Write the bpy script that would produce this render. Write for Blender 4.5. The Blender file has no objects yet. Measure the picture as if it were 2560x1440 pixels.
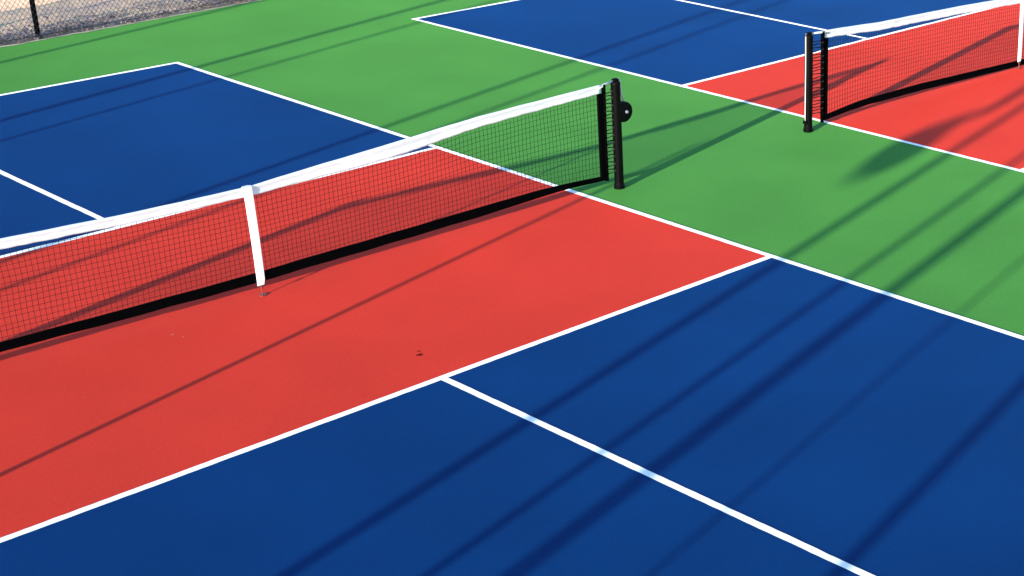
import bpy, bmesh, math, random
from mathutils import Vector, noise
random.seed(7)
SC = bpy.context.scene
COL = SC.collection
R = math.radians

# ------------------------------------------------------------------ camera
cam = bpy.data.objects.new('camera', bpy.data.cameras.new('camera'))
COL.objects.link(cam)
cam.location = (-5.3626, -9.9583, 4.2555)
cam.rotation_euler = (1.160745, -0.008335, -0.839045)
cam.data.sensor_width = 36.0
cam.data.lens = 4101.70 * 36.0 / 2560.0
cam.data.shift_x = -746.93 / 2560.0
cam.data.shift_y = 153.61 / 2560.0
cam.data.clip_start = 0.1
cam.data.clip_end = 3000
SC.camera = cam

# ------------------------------------------------------------------ light
SHADOW_AZ = 14.2          # direction the shadows fall, degrees from +X towards +Y
SUN_EL = 10.0
w = bpy.data.worlds.new('World'); SC.world = w; w.use_nodes = True
nt = w.node_tree
bg = nt.nodes['Background']
sky = nt.nodes.new('ShaderNodeTexSky'); sky.sky_type = 'NISHITA'; sky.sun_disc = False
sky.sun_elevation = R(SUN_EL); sky.sun_rotation = R(270 - SHADOW_AZ)
sky.air_density = 1.0; sky.dust_density = 0.1; sky.ozone_density = 3.0
nt.links.new(sky.outputs[0], bg.inputs[0]); bg.inputs[1].default_value = 0.15
sl = bpy.data.lights.new('sun', 'SUN'); sl.energy = 2.9; sl.angle = R(0.5); sl.color = (1.0, 0.91, 0.77)
sun = bpy.data.objects.new('sun', sl); COL.objects.link(sun)
d = Vector((math.cos(R(SHADOW_AZ)) * math.cos(R(SUN_EL)), math.sin(R(SHADOW_AZ)) * math.cos(R(SUN_EL)), -math.sin(R(SUN_EL))))
sun.rotation_euler = d.to_track_quat('-Z', 'Y').to_euler(); sun.location = (-20, -5, 8)
SC.view_settings.view_transform = 'Standard'; SC.view_settings.look = 'None'
SC.view_settings.exposure = 2.02; SC.view_settings.gamma = 1.0; SC.view_settings.use_curve_mapping = False

# ------------------------------------------------------------------ materials
def mat(name, col, rough=0.7, var=0.0, vscale=1.5, fine=0.0, fscale=250, bump=0.0, bscale=300, spec=0.5, metal=0.0, col2=None, drough=0.0):
    m = bpy.data.materials.new(name); m.use_nodes = True
    n, l = m.node_tree.nodes, m.node_tree.links
    b = n['Principled BSDF']
    b.inputs['Base Color'].default_value = (*col, 1)
    b.inputs['Roughness'].default_value = rough; b.inputs['Metallic'].default_value = metal
    b.inputs['Specular IOR Level'].default_value = spec
    b.inputs['Diffuse Roughness'].default_value = drough
    tc = n.new('ShaderNodeTexCoord')
    src = None
    def scaled(f): return tuple(min(1, c * f) for c in col)
    if var:
        t = n.new('ShaderNodeTexNoise'); t.inputs['Scale'].default_value = vscale; t.inputs['Detail'].default_value = 5
        l.new(tc.outputs['Object'], t.inputs['Vector'])
        r = n.new('ShaderNodeValToRGB'); r.color_ramp.elements[0].position = 0.3; r.color_ramp.elements[1].position = 0.7
        r.color_ramp.elements[0].color = (*scaled(1 - var), 1)
        r.color_ramp.elements[1].color = (*(col2 or scaled(1 + var)), 1)
        l.new(t.outputs['Fac'], r.inputs[0]); src = r.outputs[0]
    if fine:
        t = n.new('ShaderNodeTexNoise'); t.inputs['Scale'].default_value = fscale; t.inputs['Detail'].default_value = 6; t.inputs['Roughness'].default_value = 0.75
        l.new(tc.outputs['Object'], t.inputs['Vector'])
        mr = n.new('ShaderNodeMapRange'); mr.inputs[1].default_value = 0.25; mr.inputs[2].default_value = 0.75
        mr.inputs[3].default_value = 1 - fine; mr.inputs[4].default_value = 1 + fine
        l.new(t.outputs['Fac'], mr.inputs[0])
        mx = n.new('ShaderNodeMix'); mx.data_type = 'RGBA'; mx.blend_type = 'MULTIPLY'; mx.inputs[0].default_value = 1
        if src: l.new(src, mx.inputs[6])
        else: mx.inputs[6].default_value = (*col, 1)
        l.new(mr.outputs[0], mx.inputs[7]); src = mx.outputs[2]
    if src: l.new(src, b.inputs['Base Color'])
    if bump:
        t = n.new('ShaderNodeTexNoise'); t.inputs['Scale'].default_value = bscale; t.inputs['Detail'].default_value = 3
        l.new(tc.outputs['Object'], t.inputs['Vector'])
        bp = n.new('ShaderNodeBump'); bp.inputs['Strength'].default_value = bump; bp.inputs['Distance'].default_value = 0.002
        l.new(t.outputs['Fac'], bp.inputs['Height']); l.new(bp.outputs[0], b.inputs['Normal'])
    return m

M = {}
M['green'] = mat('green_acrylic', (0.0455, 0.166, 0.0295), 0.8, 0.08, 0.9, 0.17, 45, 0.25, 350, 0.035, drough=0.7)
M['blue'] = mat('blue_acrylic', (0.0010, 0.0242, 0.101), 0.8, 0.10, 0.8, 0.19, 45, 0.25, 350, 0.035, drough=0.85)
M['red'] = mat('red_acrylic', (0.515, 0.0325, 0.0188), 0.8, 0.07, 0.9, 0.13, 45, 0.25, 350, 0.035, drough=0.38)
M['line'] = mat('white_line_paint', (0.76, 0.745, 0.72), 0.6, 0.07, 3, 0.08, 22, 0.2, 300, 0.2, drough=0.7)
M['tape'] = mat('white_vinyl_tape', (0.70, 0.70, 0.69), 0.6, 0.06, 5, 0.05, 60, 0.1, 200, 0.2)
M['black'] = mat('black_paint', (0.002, 0.002, 0.0022), 0.4, 0.2, 8, spec=0.05)
M['cap'] = mat('black_cast_metal', (0.002, 0.002, 0.0022), 0.5, 0.2, 20, spec=0.05, bump=0.1, bscale=150)
M['fabric'] = mat('black_webbing', (0.0012, 0.0012, 0.0014), 0.9, 0.15, 20, spec=0.01)
M['cord'] = mat('black_netting_cord', (0.008, 0.008, 0.008), 0.8, spec=0.08)
M['lace'] = mat('dark_lacing_cord', (0.018, 0.017, 0.016), 0.7, 0.6, 40, spec=0.1)
M['rope'] = mat('white_cable_sheath', (0.50, 0.48, 0.46), 0.6, 0.08, 20, spec=0.2)
M['steel'] = mat('galvanised_steel', (0.45, 0.46, 0.47), 0.4, 0.1, 6, metal=0.8)
M['vinyl'] = mat('black_vinyl_wire', (0.014, 0.013, 0.013), 0.5)
M['conc'] = mat('pale_dusty_concrete', (0.42, 0.34, 0.22), 0.9, 0.3, 6, 0.15, 60, 0.4, 120)
M['scuff'] = mat('dark_scuff', (0.16, 0.008, 0.007), 0.9, 0.2, 60, spec=0.03)
M['pale'] = mat('pale_ball_mark', (0.52, 0.16, 0.13), 0.9, spec=0.03)
M['brass'] = mat('rusty_anchor_metal', (0.20, 0.045, 0.03), 0.5, 0.3, 80, metal=0.6)
M['leaf'] = mat('dry_leaf', (0.27, 0.19, 0.19), 0.85, 0.45, 9, col2=(0.42, 0.32, 0.32))
M['straw'] = mat('dry_straw', (0.50, 0.42, 0.27), 0.8, 0.3, 4)
M['lampm'] = mat('dark_green_enamel', (0.02, 0.05, 0.035), 0.35, 0.1, 9)

def dirt_mat():
    m = bpy.data.materials.new('dry_dirt'); m.use_nodes = True
    n, l = m.node_tree.nodes, m.node_tree.links
    b = n['Principled BSDF']; b.inputs['Roughness'].default_value = 0.95; b.inputs['Diffuse Roughness'].default_value = 0.8; b.inputs['Specular IOR Level'].default_value = 0.1
    tc = n.new('ShaderNodeTexCoord')
    def tex(s, d=4):
        t = n.new('ShaderNodeTexNoise'); t.inputs['Scale'].default_value = s; t.inputs['Detail'].default_value = d
        l.new(tc.outputs['Object'], t.inputs['Vector']); return t
    a = tex(1.3); r = n.new('ShaderNodeValToRGB'); cr = r.color_ramp
    cr.elements[0].position = 0.32; cr.elements[0].color = (0.47, 0.325, 0.26, 1)
    cr.elements[1].position = 0.66; cr.elements[1].color = (0.68, 0.47, 0.31, 1)
    e = cr.elements.new(0.5); e.color = (0.62, 0.415, 0.28, 1)
    l.new(a.outputs['Fac'], r.inputs[0])
    c = tex(22, 5); mr = n.new('ShaderNodeMapRange'); mr.inputs[1].default_value = 0.3; mr.inputs[2].default_value = 0.7
    mr.inputs[3].default_value = 0.78; mr.inputs[4].default_value = 1.08; l.new(c.outputs['Fac'], mr.inputs[0])
    mx = n.new('ShaderNodeMix'); mx.data_type = 'RGBA'; mx.blend_type = 'MULTIPLY'; mx.inputs[0].default_value = 1
    l.new(r.outputs[0], mx.inputs[6]); l.new(mr.outputs[0], mx.inputs[7]); l.new(mx.outputs[2], b.inputs['Base Color'])
    g = tex(40, 4); bp = n.new('ShaderNodeBump'); bp.inputs['Strength'].default_value = 0.5; bp.inputs['Distance'].default_value = 0.01
    l.new(g.outputs['Fac'], bp.inputs['Height']); l.new(bp.outputs[0], b.inputs['Normal'])
    return m
M['dirt'] = dirt_mat()

# ------------------------------------------------------------------ helpers
def mesh_obj(name, verts, faces, m, parent=None, smooth=False, bev=0.0):
    me = bpy.data.meshes.new(name); me.from_pydata(verts, [], faces); me.update()
    bm = bmesh.new(); bm.from_mesh(me)
    if bev:
        bmesh.ops.bevel(bm, geom=bm.edges[:], offset=bev, segments=2, affect='EDGES', profile=0.5)
    bmesh.ops.recalc_face_normals(bm, faces=bm.faces[:]); bm.to_mesh(me); bm.free()
    if smooth:
        for p in me.polygons: p.use_smooth = True
    me.materials.append(M[m])
    o = bpy.data.objects.new(name, me); COL.objects.link(o)
    if parent: o.parent = parent
    return o
class MB:
    def __init__(s): s.v = []; s.f = []
    def add(s, v, f):
        k = len(s.v); s.v += [tuple(a) for a in v]; s.f += [tuple(i + k for i in q) for q in f]
    def box(s, a, b):
        (x0, y0, z0), (x1, y1, z1) = a, b
        s.add([(x0,y0,z0),(x1,y0,z0),(x1,y1,z0),(x0,y1,z0),(x0,y0,z1),(x1,y0,z1),(x1,y1,z1),(x0,y1,z1)],
              [(0,3,2,1),(4,5,6,7),(0,1,5,4),(1,2,6,5),(2,3,7,6),(3,0,4,7)])
    def tube(s, path, r, n=8, caps=True):
        P = [Vector(p) for p in path]; rs = r if isinstance(r, (list, tuple)) else [r] * len(P)
        v = []; f = []
        for i, p in enumerate(P):
            t = (P[min(i+1, len(P)-1)] - P[max(i-1, 0)]).normalized()
            u = t.cross(Vector((0, 0, 1))) if abs(t.z) < 0.95 else t.cross(Vector((1, 0, 0)))
            u.normalize(); w2 = t.cross(u)
            for k in range(n):
                a = 2 * math.pi * (k + 0.5) / n
                v.append(p + u * (math.cos(a) * rs[i]) + w2 * (math.sin(a) * rs[i]))
        for i in range(len(P) - 1):
            for k in range(n):
                f.append((i*n+k, i*n+(k+1) % n, (i+1)*n+(k+1) % n, (i+1)*n+k))
        if caps:
            f.append(tuple(range(n))[::-1]); f.append(tuple((len(P)-1)*n + k for k in range(n)))
        s.add(v, f)
    def lathe(s, prof, c=(0,0,0), n=20, axis='z'):
        v = []; f = []
        for r, h in prof:
            for k in range(n):
                a = 2*math.pi*k/n; p = (r*math.cos(a), r*math.sin(a), h)
                if axis == 'y': p = (p[0], p[2], p[1])
                if axis == 'x': p = (p[2], p[0], p[1])
                v.append((p[0]+c[0], p[1]+c[1], p[2]+c[2]))
        for i in range(len(prof)-1):
            for k in range(n): f.append((i*n+k, i*n+(k+1) % n, (i+1)*n+(k+1) % n, (i+1)*n+k))
        f.append(tuple(range(n))[::-1]); f.append(tuple((len(prof)-1)*n+k for k in range(n)))
        s.add(v, f)
    def build(s, name, m, parent=None, smooth=False, bev=0.0): return mesh_obj(name, s.v, s.f, m, parent, smooth, bev)
def empty(name, loc=(0, 0, 0)):
    o = bpy.data.objects.new(name, None); COL.objects.link(o); o.location = loc; o.empty_display_size = 0.2; return o
def tag(o, label=None, cat=None, group=None, kind=None):
    if label: o['label'] = label
    if cat: o['category'] = cat
    if group: o['group'] = group
    if kind: o['kind'] = kind
    return o
def interp(x, T):
    if x <= T[0][0]: return T[0][1]
    for (a, b), (c, d2) in zip(T, T[1:]):
        if x <= c: return b + (d2 - b) * (x - a) / (c - a)
    return T[-1][1]

# ------------------------------------------------------------------ ground
def edge_y(x): return 8.58 + 0.070 * x
def axis_pts(lo, hi, step, far):
    a = []; x = lo
    while x <= hi + 1e-6: a.append(x); x += step
    g = step; L = lo; left = []
    while L > -far: g *= 1.7; L -= g; left.append(L)
    g = step; Hh = a[-1]; right = []
    while Hh < far: g *= 1.7; Hh += g; right.append(Hh)
    return left[::-1] + a + right
xs = axis_pts(-2.0, 9.0, 0.05, 900); ys = axis_pts(8.4, 13.0, 0.05, 900)
V = []; F = []
for y in ys:
    for x in xs:
        p = Vector((x, y, 0))
        inside = max(0.0, min(1.0, (y - edge_y(x) + 0.1) / 0.35)) if -3 < x < 12 and y < 14 else 0
        z = -0.035 + inside * (0.025 * noise.noise(p * 1.1) + 0.010 * noise.noise(p * 5) + 0.012 * noise.noise(p * 15))
        if inside: z += 0.03 * max(0.0, 1 - abs(y - edge_y(x) - 0.42) / 0.35)
        V.append((x, y, z))
n = len(xs)
for j in range(len(ys) - 1):
    for i in range(n - 1): F.append((j*n+i, j*n+i+1, (j+1)*n+i+1, (j+1)*n+i))
g = mesh_obj('dirt_ground', V, F, 'dirt', smooth=True); tag(g, 'bare dry beige dirt beyond the green court edge', kind='structure')

# green slab with a slightly wandering far edge
pts = []
X0, X1, Y0 = -11.0, 17.5, -13.0
k = 140
for i in range(k + 1):
    x = X0 + (X1 - X0) * i / k
    pts.append((x, edge_y(x) + 0.022 * noise.noise(Vector((x * 2.3, 0, 3))) + 0.012 * noise.noise(Vector((x * 7, 0, 1)))))
v = [(X0, Y0, 0)] + [(x, y, 0) for x, y in pts] + [(X1, Y0, 0)]
nb = len(v); v += [(a, b, -0.12) for a, b, c in v]
f = [tuple(range(nb))[::-1], tuple(range(nb, 2*nb))] + [(i, (i+1) % nb, nb+(i+1) % nb, nb+i) for i in range(nb)]
slab = mesh_obj('green_surround', v, f, 'green'); tag(slab, 'bright green acrylic playing surround between and around the two courts', kind='structure')
# pale dusty edging strip
v = []; f = []
xx = [X0 + (X1 - X0) * i / 420 for i in range(421)]
for x in xx:
    base = edge_y(x)
    a = base - 0.012 + 0.034 * noise.noise(Vector((x * 6, 2, 0))) + 0.02 * noise.noise(Vector((x * 1.7, 5, 0)))
    b = base + 0.025 + 0.035 * noise.noise(Vector((x * 5, 9, 0)))
    v += [(x, a, 0.004), (x, b, 0.006), (x, b + 0.02, -0.05)]
for i in range(420):
    f += [(3*i, 3*i+3, 3*i+4, 3*i+1), (3*i+1, 3*i+4, 3*i+5, 3*i+2)]
es = mesh_obj('concrete_edge', v, f, 'conc'); tag(es, 'thin pale dusty concrete strip along the far court edge', kind='structure')

# ------------------------------------------------------------------ courts
LW = 0.051
def stripe(name, x0, x1, y0, y1, z, m, parent):
    """a painted line: long edges wander by a millimetre or two"""
    along_x = (x1 - x0) > (y1 - y0)
    a0, a1 = (x0, x1) if along_x else (y0, y1); b0, b1 = (y0, y1) if along_x else (x0, x1)
    k = int((a1 - a0) / 0.03) + 1; v = []; sd = x0 * 3.1 + y0 * 1.7
    for i in range(k + 1):
        a = a0 + (a1 - a0) * i / k
        def jit(o): return 0.0028 * noise.noise(Vector((a * 14, o, sd))) + 0.0022 * noise.noise(Vector((a * 2.5, o, sd)))
        p, q = b0 + jit(0), b1 + jit(5)
        v += [(a, p, z), (a, q, z)] if along_x else [(q, a, z), (p, a, z)]
    return mesh_obj(name, v, [(2*i, 2*i+2, 2*i+3, 2*i+1) for i in range(k)], m, parent)
def sheet(name, x0, x1, y0, y1, z, m, parent=None):
    if m == 'line': return stripe(name, x0, x1, y0, y1, z, m, parent)
    return mesh_obj(name, [(x0,y0,z),(x1,y0,z),(x1,y1,z),(x0,y1,z)], [(0,1,2,3)], m, parent)
def court(xl, xr, xc, yb, kn, kf, label):
    """centres of the painted lines: left, right, centre x; baselines +-yb; near and far kitchen y"""
    h = LW / 2
    c = sheet('court_surface', xl, xr, -yb, yb, 0.0015, 'blue'); tag(c, label, kind='structure')
    sheet('kitchen_zone', xl, xr, kn, kf, 0.003, 'red', c)
    Z = 0.0045
    for x in (xl, xr): sheet('sideline', x - h, x + h, -yb - h, yb + h, Z, 'line', c)
    for y in (-yb, yb): sheet('baseline', xl + h, xr - h, y - h, y + h, Z, 'line', c)
    for y in (kn, kf): sheet('kitchen_line', xl + h, xr - h, y - h, y + h, Z, 'line', c)
    sheet('centre_line', xc - h, xc + h, -yb + h, kn - h, Z, 'line', c)
    sheet('centre_line', xc - h, xc + h, kf + h, yb - h, Z, 'line', c)
    return c
c1 = court(-3.023, 3.040, 0.045, 6.680, -2.064, 2.066, 'nearer pickleball court in blue with a red kitchen zone')
X2 = 9.0917
c2 = court(X2 - 3.004, X2 + 3.023, X2 - 0.019, 6.680, -2.176, 2.065, 'farther pickleball court in blue with a red kitchen zone')

# ------------------------------------------------------------------ nets
def ribbon(name, xs, y, lo, hi, th, m, parent, ywob=None):
    """a band in the net plane with real thickness, between lo(x) and hi(x)"""
    v = []; f = []
    for x in xs:
        yy = y + (ywob(x) if ywob else 0)
        v += [(x, yy - th/2, lo(x)), (x, yy + th/2, lo(x)), (x, yy + th/2, hi(x)), (x, yy - th/2, hi(x))]
    for i in range(len(xs) - 1):
        for k in range(4): f.append((4*i+k, 4*i+(k+1) % 4, 4*i+4+(k+1) % 4, 4*i+4+k))
    f.append((3, 2, 1, 0)); e = 4 * (len(xs) - 1); f.append((e, e+1, e+2, e+3))
    return mesh_obj(name, v, f, m, parent)

def make_net(cx, hl, hr, top, tape_h, bot, band_h, strap_x, label, post_l, post_r):
    """all x are relative to cx; top/bot/band_h are tables over x"""
    root = empty('pickleball_net', (cx, 0, 0)); tag(root, label, 'net', 'nets strung across the courts')
    ztop = lambda x: interp(x, top)
    ztb = lambda x: interp(x, top) - interp(x, tape_h)
    zb = lambda x: interp(x, bot)
    zbt = lambda x: interp(x, bot) + 0.92 * interp(x, band_h)
    wob = lambda x: 0.006 * noise.noise(Vector((x * 1.3, cx, 0)))
    N = 130
    xs = [-hl + (hl + hr) * i / N for i in range(N + 1)]
    def wz(x): return 0.003 * noise.noise(Vector((x * 4, cx, 7)))
    # top tape: folded over a cable, so a round bead on top, a pinched neck, a slightly flared hem
    PR = [(-.0035, 0.0), (-.0065, .12), (-.0045, .30), (-.0050, .55), (-.0085, .68), (-.0125, .82), (-.0105, .95), (0, 1.0)]
    PR = PR + [(-a, b) for a, b in PR[-2::-1]]
    tv = []; tf = []; kp = len(PR)
    N2 = 260; xt = [-hl + (hl + hr) * i / N2 for i in range(N2 + 1)]
    for x in xt:
        lo_, hi_ = ztb(x) + wz(x) * 1.3 + 0.0035 * noise.noise(Vector((x * 9, cx, 3))), ztop(x) + wz(x)
        for q, (a, b) in enumerate(PR):
            puck = 0.0040 * noise.noise(Vector((x * 13, b * 2.5, cx + q * 0.01))) * (1 - b) + 0.0018 * noise.noise(Vector((x * 30, b * 4, cx)))
            tv.append((x, wob(x) + a * 0.9 + puck, lo_ + (hi_ - lo_) * b))
    for i in range(N2):
        for q in range(kp): tf.append((i*kp+q, i*kp+(q+1) % kp, (i+1)*kp+(q+1) % kp, (i+1)*kp+q))
    tf.append(tuple(range(kp))); tf.append(tuple(N2 * kp + q for q in range(kp))[::-1])
    mesh_obj('top_tape', tv, tf, 'tape', root, True)
    ribbon('bottom_band', xs, 0, lambda x: zb(x) + wz(x + 3) * 1.5, lambda x: zbt(x) + wz(x + 3), 0.014, 'fabric', root, wob)
    # stitched seam just under the fold of the tape
    # netting
    mb = MB(); pitch = 0.037; r = 0.0014
    nv = int((hl + hr) / pitch)
    lo = lambda x: zbt(x) - 0.01
    hi = lambda x: ztb(x) + 0.01
    for i in range(1, nv):
        x = -hl + (hl + hr) * i / nv
        path = []
        for k in range(7):
            t = k / 6; z = lo(x) + (hi(x) - lo(x)) * t
            xo = 0.011 * noise.noise(Vector((x * 3, t * 2.5, cx)))
            path.append((x + xo, wob(x) * t + 0.004 * noise.noise(Vector((x, t * 3, 9))), z))
        mb.tube(path, r, 4, False)
    nh = 16
    for j in range(1, nh):
        t = j / nh; path = []
        for i in range(0, nv + 1, 2):
            x = -hl + (hl + hr) * i / nv
            path.append((x, wob(x) * t + 0.004 * noise.noise(Vector((x, t * 3, 9))),
                         lo(x) + (hi(x) - lo(x)) * t + 0.009 * noise.noise(Vector((x * 2.1, j * 1.7, cx)))))
        mb.tube(path, r, 4, False)
    nn = mb.build('netting', 'cord', root); nn['kind'] = 'stuff'
    # centre strap, slightly tapered, with a fold over the tape
    v = []; f = []
    zs = [0.080, 0.12, 0.4, 0.7, ztop(strap_x) + 0.001]
    for i, z in enumerate(zs):
        hw = (0.027 + 0.006 * i / 4) if i else 0.024
        xo = strap_x + 0.006 * math.sin(i * 1.1)
        for yy in (-0.020, -0.012): v += [(xo - hw, yy, z), (xo + hw, yy, z)]
    for i in range(len(zs) - 1):
        a, b = 4*i, 4*i+4
        f += [(a, a+1, b+1, b), (a+2, b+2, b+3, a+3), (a, b, b+2, a+2), (a+1, a+3, b+3, b+1)]
    e = 4 * (len(zs) - 1); f += [(0, 2, 3, 1), (e, e+1, e+3, e+2)]
    st = mesh_obj('centre_strap', v, f, 'tape', root)
    mb = MB(); mb.box((strap_x - 0.033, -0.0115, ztop(strap_x) - 0.0040), (strap_x + 0.033, 0.012, ztop(strap_x) + 0.0025))
    mb.box((strap_x - 0.020, 0.0125, ztop(strap_x) - 0.06), (strap_x + 0.020, 0.0195, ztop(strap_x) + 0.0030)); mb.build('strap_fold', 'tape', st)
    mb = MB(); mb.lathe([(0.011, 0), (0.013, 0.003), (0.013, 0.010), (0.008, 0.013)], (strap_x + 0.004, -0.016, 0.060), 10); mb.tube([(strap_x + 0.004, -0.016, 0.014), (strap_x + 0.004, -0.016, 0.064)], 0.005, 6)
    mb.build('strap_clip', 'brass', st)
    for side, xe, xp in ((-1, -hl, post_l - cx), (1, hr, post_r - cx)):
        # black sleeve at the end of the mesh, holding a dowel
        v = MB(); v.tube([(xe + side * 0.030, 0, zb(xe) - 0.012), (xe + side * 0.030, 0.003, 0.45), (xe + side * 0.034, 0, ztop(xe) - 0.004)], [0.017, 0.018, 0.018], 10)
        v.build('side_sleeve', 'fabric', root, True)
        v = MB(); v.box((xe - 0.035 if side > 0 else xe - 0.006, -0.0105, zb(xe) + 0.004), (xe + 0.006 if side > 0 else xe + 0.035, 0.0105, ztb(xe) - 0.002)); v.build('side_hem', 'fabric', root)
        # zigzag lacing between sleeve and post
        px = xp - side * 0.044; sx = xe + side * 0.045
        path = []; kz = 23
        for i in range(kz + 1):
            z = 0.13 + (ztop(xe) - 0.20) * i / kz + 0.006 * random.uniform(-1, 1)
            if i % 2: path += [(px, -0.020 + 0.004 * random.random(), z), (px, 0.018, z + 0.012)]
            else: path += [(sx - side * 0.012, -0.016, z), (sx - side * 0.012, 0.016, z + 0.010)]
        v = MB(); v.tube(path, 0.0048, 6); v.build('lacing_cord', 'lace', root)
        # thin cable end from the tape to the post head
        v = MB(); v.tube([(xe - side * 0.04, 0, ztop(xe) - 0.030), (xe + side * 0.03, 0, ztop(xe) - 0.012), (xp - side * 0.03, 0, 0.918)], [0.014, 0.012, 0.007], 8)
        v.build('cable_end', 'rope', root, True)
    return root

P1L, P1R, P2L, P2R = -3.375, 3.378, 5.742, 2 * X2 - 5.742
make_net(0, 3.215, 3.215,
         [(-3.2, .912), (-2.0, .875), (-1.63, .85), (-.87, .812), (0.03, .792), (.94, .838), (2.0, .893), (3.2, .912)],
         [(-3.2, .065), (-1.6, .068), (-.8, .068), (0, .068), (.45, .084), (.9, .100), (1.3, .106), (1.6, .098), (1.9, .084), (2.7, .076), (3.2, .072)],
         [(-3.2, .14), (-1.75, .140), (-.97, .116), (.05, .100), (.85, .104), (1.94, .106), (2.5, .118), (2.74, .122), (3.05, .112), (3.2, .106)],
         [(-3.2, .06), (-1.74, .064), (-.97, .072), (0, .076), (.86, .078), (1.95, .080), (2.5, .066), (2.74, .052), (3.2, .040)],
         0.03, 'nearer pickleball net with white top tape and centre strap over the red kitchen', P1L, P1R)
make_net(X2, 3.125, 3.125,
         [(-3.12, .918), (-2.33, .872), (-1.06, .836), (-.51, .812), (0, .785), (1, .83), (2.3, .88), (3.12, .915)],
         [(-3.12, .072), (-2.33, .080), (-1.06, .082), (0, .08), (3.1, .072)],
         [(-3.13, .062), (-2.85, .078), (-2.6, .092), (-1.67, .076), (0.14, .026), (1.5, .07), (3.1, .08)],
         [(-3.12, .052), (-2.6, .066), (-1.67, .076), (0.14, .064), (3.1, .06)],
         0.02, 'farther pickleball net with white top tape and sagging black bottom band', P2L, P2R)

# ------------------------------------------------------------------ net posts
def net_post(x, out, winder, label):
    """out = +1/-1: the side of the post away from its net"""
    root = empty('net_post', (x, 0, 0)); tag(root, label, 'post', 'black net posts')
    mb = MB(); mb.lathe([(0.046, 0.0), (0.046, 0.03), (0.0400, 0.042), (0.0390, 0.06), (0.0390, 0.880), (0.036, 0.890)], n=24)
    mb.build('tube', 'black', root, False)
    mb = MB(); mb.lathe([(0.041, 0.880), (0.042, 0.890), (0.040, 0.905), (0.030, 0.915), (0.012, 0.918)], n=24)
    cap = mb.build('cap', 'cap', root)
    # pulley cheeks in the cap
    mb = MB(); mb.box((-0.026, -0.016, 0.905), (0.026, -0.008, 0.934)); mb.box((-0.026, 0.008, 0.905), (0.026, 0.016, 0.934)); mb.build('pulley_cheek', 'cap', cap, bev=0.002)
    mb = MB(); mb.lathe([(0.022, -0.0075), (0.017, 0), (0.022, 0.0075)], (0, 0, 0.915), 16, 'y'); mb.build('pulley', 'cap', cap)
    # lacing hooks on the net side: a rail of small hooks
    mb = MB(); s = -out
    mb.box((s * 0.036 if s > 0 else s * 0.044, -0.006, 0.12), (s * 0.044 if s > 0 else s * 0.036, 0.006, 0.88)); mb.build('lacing_bar', 'cap', root)
    if winder:
        w0 = empty('winder', (0, 0, 0)); w0.parent = root
        mb = MB(); mb.box((0.030, -0.032, 0.575), (0.055, 0.032, 0.715)); mb.build('mounting_plate', 'cap', root, bev=0.004)
        mb = MB(); mb.lathe([(0.040, -0.036), (0.080, -0.034), (0.086, -0.026), (0.086, 0.026), (0.080, 0.034), (0.040, 0.036)], (0.066, 0, 0.645), 22, 'y')
        wd = mb.build('winder_drum', 'cap', root, False)
        mb = MB(); mb.lathe([(0.009, -0.050), (0.011, -0.048), (0.011, -0.037), (0.014, -0.036)], (0.080, 0, 0.645), 12, 'y'); mb.build('crank_socket', 'steel', wd)
        bpy.data.objects.remove(w0)
        path = [(0.030, 0, 0.926), (0.040, 0, 0.920), (0.048, 0, 0.90), (0.060, 0, 0.80), (0.088, 0, 0.72)]
        mb = MB(); mb.tube(path, 0.0075, 8); mb.build('cable', 'rope', root, True)
    else:
        s = out
        path = [(s * 0.030, 0, 0.926), (s * 0.042, 0, 0.922), (s * 0.049, -0.004, 0.90), (s * 0.052, -0.010, 0.6), (s * 0.058, -0.012, 0.15), (s * 0.050, -0.008, 0.11)]
        mb = MB(); mb.tube(path, 0.0050, 8); mb.build('cable', 'rope', root, True)
        mb = MB(); mb.box((min(s * 0.036, s * 0.066), -0.026, 0.085), (max(s * 0.036, s * 0.066), 0.010, 0.115)); mb.build('cable_anchor', 'cap', root, bev=0.003)
    return root
net_post(P1R, 1, True, 'black net post with round cable winder at the right end of nearer net')
net_post(P2L, -1, False, 'black net post with pale cable at the left end of farther net')
net_post(P1L, -1, False, 'black net post at the unseen left end of nearer net')
net_post(P2R, 1, True, 'black net post at the unseen right end of farther net')

# floor anchor under the centre strap of each net, and small marks on the red surface
for x, lab in ((0.036, 'small rusty floor anchor below the strap of the nearer net'), (X2 + 0.022, 'small rusty floor anchor below the strap of the farther net')):
    mb = MB(); mb.lathe([(0.026, 0.002), (0.026, 0.009), (0.018, 0.012), (0.007, 0.012)], (0, 0, 0), 14)
    o = mb.build('floor_anchor', 'brass'); o.location = (x, -0.016, 0); tag(o, lab, 'anchor', 'floor anchors under the nets')
def blot(cx, cy, r, m, z=0.0042):
    v = [(cx, cy, z)]; k = 14
    for i in range(k):
        a = 2 * math.pi * i / k; rr = r * (0.7 + 0.5 * noise.noise(Vector((math.cos(a) * 1.7, math.sin(a) * 1.7, cx * 9))) + 0.2 * random.random())
        v.append((cx + rr * math.cos(a) * 1.3, cy + rr * math.sin(a), z))
    return mesh_obj('scuff_mark', v, [(0, 1 + i, 1 + (i + 1) % k) for i in range(k)], m, c1)
blot(0.16, -1.67, 0.023, 'scuff'); blot(0.19, -1.62, 0.010, 'scuff'); blot(-0.75, -0.21, 0.012, 'pale'); blot(-0.72, -0.30, 0.008, 'pale')

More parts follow.
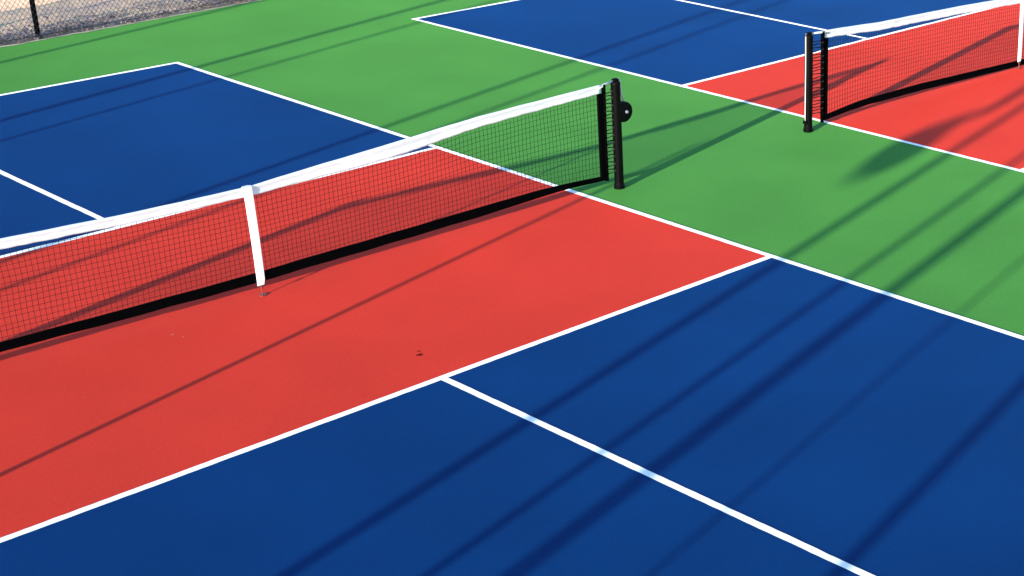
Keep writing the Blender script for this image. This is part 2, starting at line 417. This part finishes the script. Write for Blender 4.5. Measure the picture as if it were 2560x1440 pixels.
# ------------------------------------------------------------------ chain-link fence at the far edge
FX0, FX1, FH = -6.59, 17.8, 3.0
def fy(x): return edge_y(x) + 0.13
fence = empty('chain_link_fence', (2.57, fy(2.57), 0)); tag(fence, 'black chain-link fence along the far dirt edge of the courts', 'fence')
ox, oy = 2.57, fy(2.57)
x = FX0
while x < FX1:
    mb = MB(); mb.tube([(x - ox, fy(x) - oy, -0.1), (x - ox, fy(x) - oy, FH)], 0.029, 12); p = mb.build('post', 'black', fence, True)
    mb = MB(); mb.lathe([(0.045, -0.06), (0.040, 0.012), (0.031, 0.025)], (x - ox, fy(x) - oy, 0), 12); mb.build('footing_collar', 'vinyl', p)
    x += 3.05
mb = MB(); mb.tube([(FX0 - ox, fy(FX0) - oy, FH), (FX1 - ox, fy(FX1) - oy, FH)], 0.021, 8); mb.build('top_rail', 'vinyl', fence)
mb = MB(); mb.tube([(FX0 - ox, fy(FX0) - oy - 0.034, 0.035), (FX1 - ox, fy(FX1) - oy - 0.034, 0.035)], 0.003, 5); mb.build('tension_wire', 'vinyl', fence)
mb = MB(); pit = 0.060; r = 0.0021; FB = 0.025
cnt = int((FX1 - FX0 + FH) / pit)
for sgn in (1, -1):
    for i in range(cnt):
        xb = (FX0 - FH + i * pit) if sgn > 0 else (FX0 + i * pit)
        a = (xb, FB); b = (xb + sgn * (FH - FB) * 0.86, FH)
        pa, pb = [], []
        t0, t1 = 0.0, 1.0
        dx = b[0] - a[0]
        for lim, hi_ in ((FX0, False), (FX1, True)):
            t = (lim - a[0]) / dx
            if (dx > 0) != hi_: t0 = max(t0, t)
            else: t1 = min(t1, t)
        if t1 - t0 < 0.02: continue
        path = []
        for t in (t0, t1):
            xx_ = a[0] + dx * t; zz = a[1] + (b[1] - a[1]) * t
            path.append((xx_ - ox, fy(xx_) - oy - 0.034 + sgn * 0.0018, zz))
        mb.tube(path, r, 4, False)
ww = mb.build('wire_mesh', 'vinyl', fence); ww['kind'] = 'stuff'

# leaf litter and dry straw blown against the foot of the fence
mb = MB()
for i in range(9000):
    x = random.uniform(-1.5, 8.5); q = abs(random.gauss(0, 1))
    y = edge_y(x) + 0.10 + 0.33 * q
    if noise.noise(Vector((x * 1.6, y * 2.0, 4))) < -0.18 and q > .4: continue
    s = random.uniform(0.010, 0.032); a = random.uniform(0, 6.28); tl = random.uniform(-0.7, 0.7); z = random.uniform(0.0, 0.05)
    ca, sa = math.cos(a), math.sin(a)
    def P(u, v_, h): return (x + (u * ca - v_ * sa) * s, y + (u * sa + v_ * ca) * s, z + h * s)
    mb.add([P(-1, 0, -tl), P(0, .55, .25), P(1, 0, tl), P(0, -.55, .2)], [(0, 1, 2), (0, 2, 3)])
lt = mb.build('leaf_litter', 'leaf'); tag(lt, 'greyish dry leaf litter gathered along the foot of the fence', 'leaves', kind='stuff')
mb = MB()
for i in range(3000):
    x = random.uniform(-1.5, 8.5); y = edge_y(x) + 0.12 + abs(random.gauss(0, 1.1))
    if noise.noise(Vector((x * 2.2, y * 2.2, 12))) < 0.0: continue
    h = random.uniform(0.02, 0.09); a = random.uniform(0, 6.28); b = random.uniform(0.2, 0.9) * h
    dx, dy = math.cos(a), math.sin(a); wq = 0.0022
    mb.add([(x - dy * wq, y + dx * wq, -0.03), (x + dy * wq, y - dx * wq, -0.03), (x + dx * b, y + dy * b, h)], [(0, 1, 2)])
sg = mb.build('dry_grass', 'straw'); tag(sg, 'thin dry straw-coloured grass stalks on the dirt behind the fence', 'grass', kind='stuff')

# ------------------------------------------------------------------ side fence on the sun side: its posts throw the long stripes
TS = math.tan(R(SHADOW_AZ)); PX = -9.0; PH = 4.3
side = empty('side_fence', (PX, 0, 0)); tag(side, 'tall bare-framed side fence out of view, casting long stripes across the courts', 'fence')
for y0, dia in ((7.60, .07), (5.57, .085), (4.97, .055), (2.19, .07), (1.70, .055), (-2.94, .088), (-3.57, .065), (-3.95, .118), (-4.56, .028), (-5.39, .085)):
    mb = MB(); y = y0 + PX * TS
    mb.tube([(0, y, -0.1), (0, y, PH)], dia / 2, 12); mb.build('post', 'steel', side, True)
mb = MB(); mb.tube([(0, -11.0, PH), (0, 8.0, PH)], 0.025, 8); mb.build('top_rail', 'steel', side)
y = -0.75 + -4.9 * TS
mb = MB(); mb.lathe([(0.16, 0), (0.16, 0.02), (0.03, 0.035), (0.0225, 0.05), (0.0225, 1.75), (0.01, 1.77)], n=14)
o = mb.build('steel_pole', 'steel'); o.location = (-4.9, y, 0); tag(o, 'thin free-standing steel pole out of view, casting the line on the red kitchen', 'pole')
# unseen made-up shape on a side fence post, casts the soft shadow patch
yl = -2.52 + PX * TS; yp = -2.94 + PX * TS; yd = -2.70 + PX * TS
shadow_caster = empty('hooded_lamp', (PX, yl, 2.54)); tag(shadow_caster, 'unlit hooded lamp on the side fence, out of view', 'lamp')
mb = MB(); mb.lathe([(0.08, 0.0), (0.13, 0.05), (0.18, 0.13), (0.18, 0.20), (0.15, 0.27), (0.10, 0.34), (0.04, 0.36)], n=20); mb.build('lamp_shade', 'lampm', shadow_caster, True)
mb = MB(); mb.tube([(0, 0, 0.35), (0, 0, 0.39), (0, (yd - yl) * 0.5, 0.40), (0, yd - yl, 0.46), (0, yd - yl, 1.25), (0, yp - yl, 1.30)], [.03, .035, .045, .055, .05, .025], 8); mb.build('bracket', 'steel', shadow_caster)
